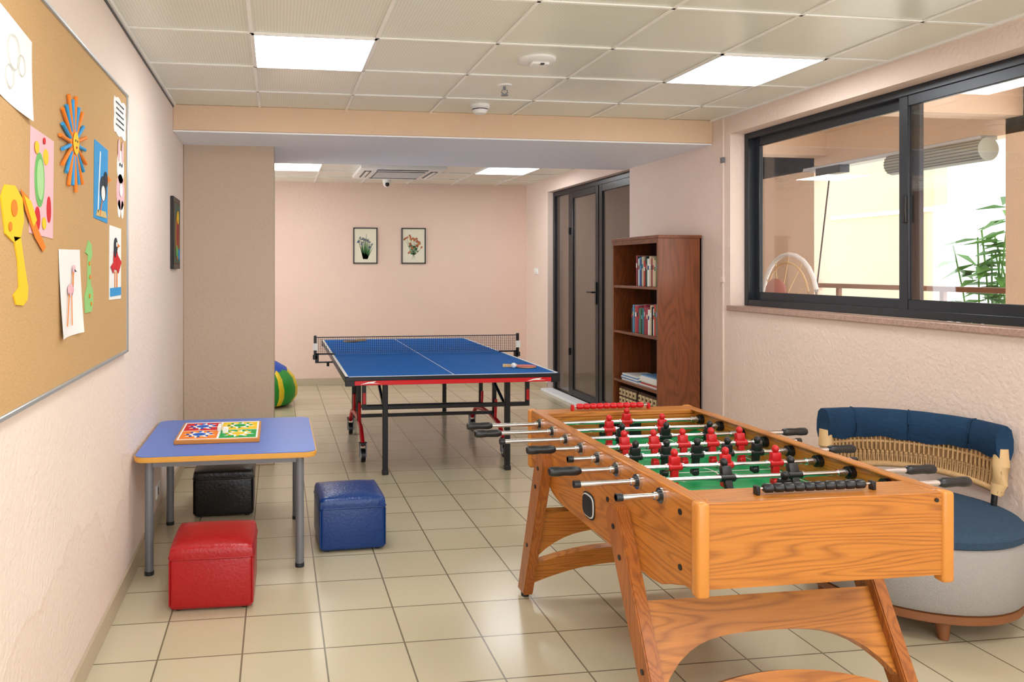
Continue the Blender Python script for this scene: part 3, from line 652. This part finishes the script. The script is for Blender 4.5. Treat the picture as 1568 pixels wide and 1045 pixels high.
# ---------------------------------------------------------------- foosball table
b=B('foosball_table'); X0,X1,Y0,Y1,ZT=1.15,1.94,1.93,3.33,.85
prof=[(Y0,ZT),(Y0,.598),(2.0,.595),(2.07,.57),(2.13,.545),(2.2,.535),(2.95,.535),(3.03,.55),(3.1,.58),(3.18,.61),(3.26,.63),(Y1,.635),(Y1,ZT)]
b.poly([(X0,y,z) for y,z in prof],(.03,0,0),M_oakY,bev=.003); b.poly([(X1-.03,y,z) for y,z in prof],(.03,0,0),M_oakY,bev=.003)
b.box(X0+.028,X1-.028,Y0-.004,Y0+.022,.612,ZT-.004,M_oakX); b.box(X0+.028,X1-.028,Y1-.022,Y1+.002,.612,ZT-.004,M_oakX)
for x in (X0,X1):
    for y in (Y0,Y1):
        xa=x-.006 if x==X0 else x-.032; ya=y-.012 if y==Y0 else y-.028
        b.box(xa,xa+.038,ya,ya+.04,.588,ZT+.004,M_oakT,bev=.010,seg=3)
b.box(X0+.03,X1-.03,Y0,2.055,ZT-.02,ZT,M_oakX,bev=.003); b.box(X0+.03,X1-.03,3.235,Y1,ZT-.02,ZT,M_oakX,bev=.003)
b.box(X0+.002,X0+.045,Y0+.02,Y1-.02,ZT-.006,ZT+.003,M_oakY,bev=.003); b.box(X1-.045,X1-.002,Y0+.02,Y1-.02,ZT-.006,ZT+.003,M_oakY,bev=.003)
b.box(X0+.03,X1-.03,2.045,2.06,.69,ZT-.02,M_oakX); b.box(X0+.03,X1-.03,3.23,3.245,.69,ZT-.02,M_oakX)
b.box(1.445,1.645,2.058,2.062,.735,.80,M_black); b.box(1.445,1.645,3.226,3.232,.735,.80,M_black)
b.box(X0+.03,X1-.03,2.05,3.24,.715,.73,M_felt); b.box(X0+.03,X1-.03,1.95,3.31,.62,.63,M_black)
FX0,FX1,FY0,FY1=X0+.045,X1-.045,2.075,3.215; zf=.7302
def fl(x0,x1,y0,y1): b.box(x0,x1,y0,y1,zf,zf+.0006,M_wht)
w=.006; cxm=(X0+X1)/2; cym=(FY0+FY1)/2
fl(FX0,FX1,FY0,FY0+w); fl(FX0,FX1,FY1-w,FY1); fl(FX0,FX0+w,FY0,FY1); fl(FX1-w,FX1,FY0,FY1); fl(FX0,FX1,cym-w/2,cym+w/2)
for (ya,yb) in ((FY0,FY0+.22),(FY1-.22,FY1)):
    fl(cxm-.2,cxm-.2+w,ya,yb); fl(cxm+.2,cxm+.2+w,ya,yb); fl(cxm-.2,cxm+.2,(yb if ya==FY0 else ya)-w/2,(yb if ya==FY0 else ya)+w/2)
b.lathe([(.096,zf),(.096,zf+.0008),(.102,zf+.0008),(.102,zf)],(cxm,cym,0),M_wht,seg=40)
for sx in (X0+.03,X1-.03):
    for yy in (2.06,3.15):
        s_=1 if sx<1.5 else -1; b.poly([(sx,yy,.73),(sx+s_*.07,yy,.73),(sx,yy,.76)],(0,.08,0),M_felt)
MR=mat('player_red',S(200,20,28),.35); MK=mat('player_black',S(24,24,28),.35)
rods=[(2.12,1.00,2.20,'R',1,MK),(2.27,.93,2.22,'R',2,MK),(2.42,.905,2.05,'L',3,MR),(2.57,1.03,2.17,'R',5,MK),(2.72,.93,2.06,'L',5,MR),(2.87,.87,2.2,'R',3,MK),(3.02,.81,2.0,'L',2,MR),(3.17,.815,2.02,'L',1,MR)]
ZR=.817
def player(x,y,m,tilt=0):
    M=Matrix.Translation((x,y,ZR))@Matrix.Rotation(math.radians(tilt),4,'X')
    b.sph((0,0,.049),.0125,m,(1,1,1.15),seg=12,M=M)
    b.box(-.018,.018,-.011,.011,.002,.038,m,bev=.005,seg=2,M=M)
    b.box(-.013,.013,-.009,.009,-.06,.006,m,bev=.003,M=M)
    b.box(-.012,.012,-.014,.016,-.078,-.056,m,bev=.004,M=M)
    b.cyl((x-.024,y,ZR),(x+.024,y,ZR),.0135,m,seg=14)
for k,(ry,lx,rx,side,n,m) in enumerate(rods):
    b.cyl((lx,ry,ZR),(rx,ry,ZR),.0085,M_steel,seg=12)
    def grip(xa,xb):
        d=1 if xb>xa else -1
        b.lathe([(0,0),(.012,.0),(.016,.006),(.0165,.03),(.0145,.05),(.0155,.07),(.016,.095),(.012,.108),(.0085,.112)],(xa,ry,ZR),M_black,seg=16,M=Matrix.Rotation(math.pi/2*d,4,'Y'))
    if side=='L':
        grip(lx,lx+.11); b.cyl((rx-.02,ry,ZR),(rx,ry,ZR),.010,M_black,seg=12)
    else:
        grip(rx,rx-.11); b.cyl((lx,ry,ZR),(lx+.02,ry,ZR),.012,M_black,seg=12)
    for sx,xx in ((-1,X0),(1,X1)):
        b.cyl((xx+sx*.0,ry,ZR),(xx+sx*.010,ry,ZR),.024,M_steel,seg=20); b.cyl((xx+sx*.010,ry,ZR),(xx+sx*.018,ry,ZR),.016,M_black,seg=16); b.cyl((xx+sx*.018,ry,ZR),(xx+sx*.03,ry,ZR),.012,M_steel,seg=16)
        xi=xx-sx*.03; b.cyl((xi,ry,ZR),(xi-sx*.02,ry,ZR),.021,M_black,seg=16)
        for q in range(6): b.cyl((xi-sx*(.024+q*.006),ry,ZR),(xi-sx*(.027+q*.006),ry,ZR),.013,M_steel,seg=12)
    off=[0,.03,0,-.02,.015,.02,-.03,0][k]
    sp={1:0,2:.24,3:.19,5:.12}[n]
    for j in range(n): 
        px=cxm+off+(j-(n-1)/2)*sp; player(px,ry,m,[12,-20,0,8,-8,15,0,5][k])
        for s_ in (-1,1): b.cyl((px+s_*.026,ry,ZR),(px+s_*.034,ry,ZR),.012,M_steel,seg=12)
for (yy,xa,m) in ((1.985,1.385,M_black),(3.285,1.36,M_redp)):
    b.cyl((xa-.02,yy,ZT+.018),(xa+.36,yy,ZT+.018),.004,M_steel,seg=8)
    for xx in (xa-.02,xa+.35): b.box(xx-.006,xx+.006,yy-.01,yy+.01,ZT,ZT+.026,m,bev=.002)
    for i in range(10): b.lathe([(0,0),(.009,.0),(.0135,.006),(.0135,.026),(.009,.0315),(0,.0315)],(xa+i*.0325,yy,ZT+.018),m,seg=12,M=Matrix.Rotation(math.pi/2,4,'Y'))
def sidepl(x,cy,cz,rx,rz,m,th):
    b.poly([(x,cy+rx*math.copysign(abs(math.cos(a))**.6,math.cos(a)),cz+rz*math.copysign(abs(math.sin(a))**.6,math.sin(a))) for a in [2*math.pi*i/32 for i in range(32)]],(th,0,0),m)
for s_,xx in ((-1,X0),(1,X1)):
    sidepl(xx,2.66,.618,.054,.048,M_black,s_*.003); sidepl(xx+s_*.003,2.66,.618,.048,.042,M_wht,s_*.003); sidepl(xx+s_*.006,2.66,.618,.044,.038,M_black,s_*.002)
    for (yy,zz) in ((2.02,.80),(2.02,.64),(2.5,.69),(3.2,.79),(3.25,.68)): b.cyl((xx,yy,zz),(xx+s_*.003,yy,zz),.009,M_black,seg=12)
b.cyl((X1-.05,Y0-.005,.83),(X1-.05,Y0-.008,.83),.006,M_black)
def leg(yt,zt_,yb,w):
    n=Vector((yb-yt,0-zt_)); L_=n.length; d=n/L_; p=Vector((-d.y,d.x))
    for xa in (X0-.045,X1):
        pts=[]
        for i in range(13):
            a=math.pi*i/12; o=p*math.cos(a)*w/2-d*math.sin(a)*w/2; pts.append((xa,yt+o.x,zt_+o.y))
        zb=.02; t=(zt_-zb)/-d.y
        e=Vector((yt,zt_))+d*t
        wb=w*.42/abs(d.y)
        pts+= [(xa,e.x-(p.x*wb),zb),(xa,e.x+(p.x*wb),zb)]
        b.poly(pts,(.045,0,0),M_oakZ,bev=.004)
        b.cyl((xa+.022,e.x,0),(xa+.022,e.x,.025),.018,M_black)
        for f in (.03,.16,.6): 
            q=Vector((yt,zt_))+d*f*L_; s_=-1 if xa<X0 else 1; xo=xa if s_<0 else xa+.045
            b.cyl((xo,q.x+p.x*.0,q.y),(xo+s_*.003,q.x,q.y),.009,M_black,seg=12)
    def P(x,z,nrm):
        t=(zt_-z)/-d.y; e=Vector((yt,zt_))+d*t; q=e+Vector((-d.y,d.x))*nrm; return (x,q.x,q.y)
    xa,xb=X0-.005,X1+.005; N_=20
    up=[P(xa,.44,-.015),P(xb,.44,-.015)]+[P(xb+(xa-xb)*i/N_,.345-.12*(2*i/N_-1)**4-.02*(2*i/N_-1)**2,-.015) for i in range(N_+1)]
    lo=[P(xa+(xb-xa)*i/N_,.245-.07*(2*i/N_-1)**2,-.015) for i in range(N_+1)]+[P(xb+(xa-xb)*i/N_,.16-.09*(2*i/N_-1)**2,-.015) for i in range(N_+1)]
    e=Vector((0,-d.y,d.x))*.03
    b.poly(up,e,M_oakX); b.poly(lo,e,M_oakX)
leg(2.37,.665,2.02,.10); leg(3.08,.665,3.33,.10)
b.done()

# ---------------------------------------------------------------- round armchair
b=B('rattan_armchair'); cx,cy=2.795,3.0
b.lathe([(0,.085),(.40,.085),(.405,.09),(.405,.12),(.39,.125),(0,.125)],(cx,cy,0),M_teak,seg=48)
b.lathe([(.36,.125),(.405,.128),(.42,.15),(.425,.26),(.42,.36),(.405,.385),(.36,.39)],(cx,cy,0),M_greyf,seg=48)
b.lathe([(.40,.385),(.415,.392),(.418,.42),(.40,.44),(.33,.45),(0,.452)],(cx,cy,0),M_seat,seg=48)
for a in (-112,-22,68,158):
    r=math.radians(a); b.cyl((cx+.33*math.cos(r),cy+.33*math.sin(r),.09),(cx+.34*math.cos(r),cy+.34*math.sin(r),0),.032,M_teak,r1=.018)
A0,A1=-14,104
def fold(j,a,r,z):
    if j in (0,9): z+=.006*math.sin(a*7)+.003*math.sin(a*19)
    return r+.002*math.sin(a*11)+.002*math.sin(a*23+j),z
b.lathe([(.385,.66),(.372,.69),(.370,.74),(.380,.785),(.395,.802),(.42,.802),(.436,.785),(.444,.74),(.444,.69),(.434,.655)],(cx,cy,0),M_cloth,seg=90,a0=A0,a1=A1,closed=True,fn=fold)
for a in (A0+22,A0+60,A0+95):
    r=math.radians(a); b.tube([(cx+q[0]*math.cos(r),cy+q[0]*math.sin(r),q[1]) for q in ((.383,.66),(.370,.69),(.368,.74),(.378,.787),(.395,.804),(.42,.804))],.003,M_cloth,6)
for a in (A0+3,A1-2):
    r=math.radians(a); ca,sa=math.cos(r),math.sin(r)
    b.tube([(cx+.407*ca,cy+.407*sa,.70),(cx+.407*ca,cy+.407*sa,.62),(cx+.40*ca,cy+.40*sa,.54),(cx+.385*ca,cy+.385*sa,.49)],[.028,.032,.030,.020],M_rwood,14)
    b.cyl((cx+.38*ca,cy+.38*sa,.50),(cx+.375*ca,cy+.375*sa,.44),.012,M_black)
def low(t): return .505+.03*math.sin(math.pi*t)
def arcp(R,zf): return [(cx+R*math.cos(math.radians(A0+(A1-A0)*i/40)),cy+R*math.sin(math.radians(A0+(A1-A0)*i/40)),zf(i/40)) for i in range(41)]
b.tube(arcp(.392,low),.015,M_rattan,10)
def pan(j,a,r,z):
    t=(math.degrees(a)-A0)/(A1-A0)
    return r,(low(t) if j in (0,3) else z)
b.lathe([(.398,.5),(.408,.70),(.412,.70),(.402,.5)],(cx,cy,0),M_rattan2,seg=60,a0=A0,a1=A1,closed=True,fn=pan)
for zz in (.565,.578,.63): b.tube(arcp(.404,lambda t:zz+.012*math.sin(math.pi*t)),.0075,M_rattan)
for i in range(84):
    t=i/83; r=math.radians(A0+(A1-A0)*t); ca,sa=math.cos(r),math.sin(r); ro=.4035 if i%2 else .394
    b.tube([(cx+.404*ca,cy+.404*sa,.70),(cx+ro*ca,cy+ro*sa,.60),(cx+.392*ca,cy+.392*sa,low(t))],.0046,M_rattan,5)
b.done()

# ---------------------------------------------------------------- world, camera
w=bpy.data.worlds.new('World'); sc.world=w; w.use_nodes=True
bg=w.node_tree.nodes['Background']; bg.inputs[0].default_value=(.94,.97,1,1); bg.inputs[1].default_value=3.0
try:
    sc.view_settings.view_transform='Standard'; sc.view_settings.look='None'; sc.view_settings.exposure=0.28
except Exception as e: print(e)
cam=bpy.data.cameras.new('Camera'); co=bpy.data.objects.new('Camera',cam); sc.collection.objects.link(co)
cam.sensor_width=36; cam.sensor_fit='HORIZONTAL'; cam.lens=1150/1568*36; cam.shift_x=194/1568; cam.shift_y=-110.5/1568
co.location=(0,0,1.5); co.rotation_euler=(math.radians(90),0,math.radians(-8.2)); cam.clip_start=.02
sc.camera=co
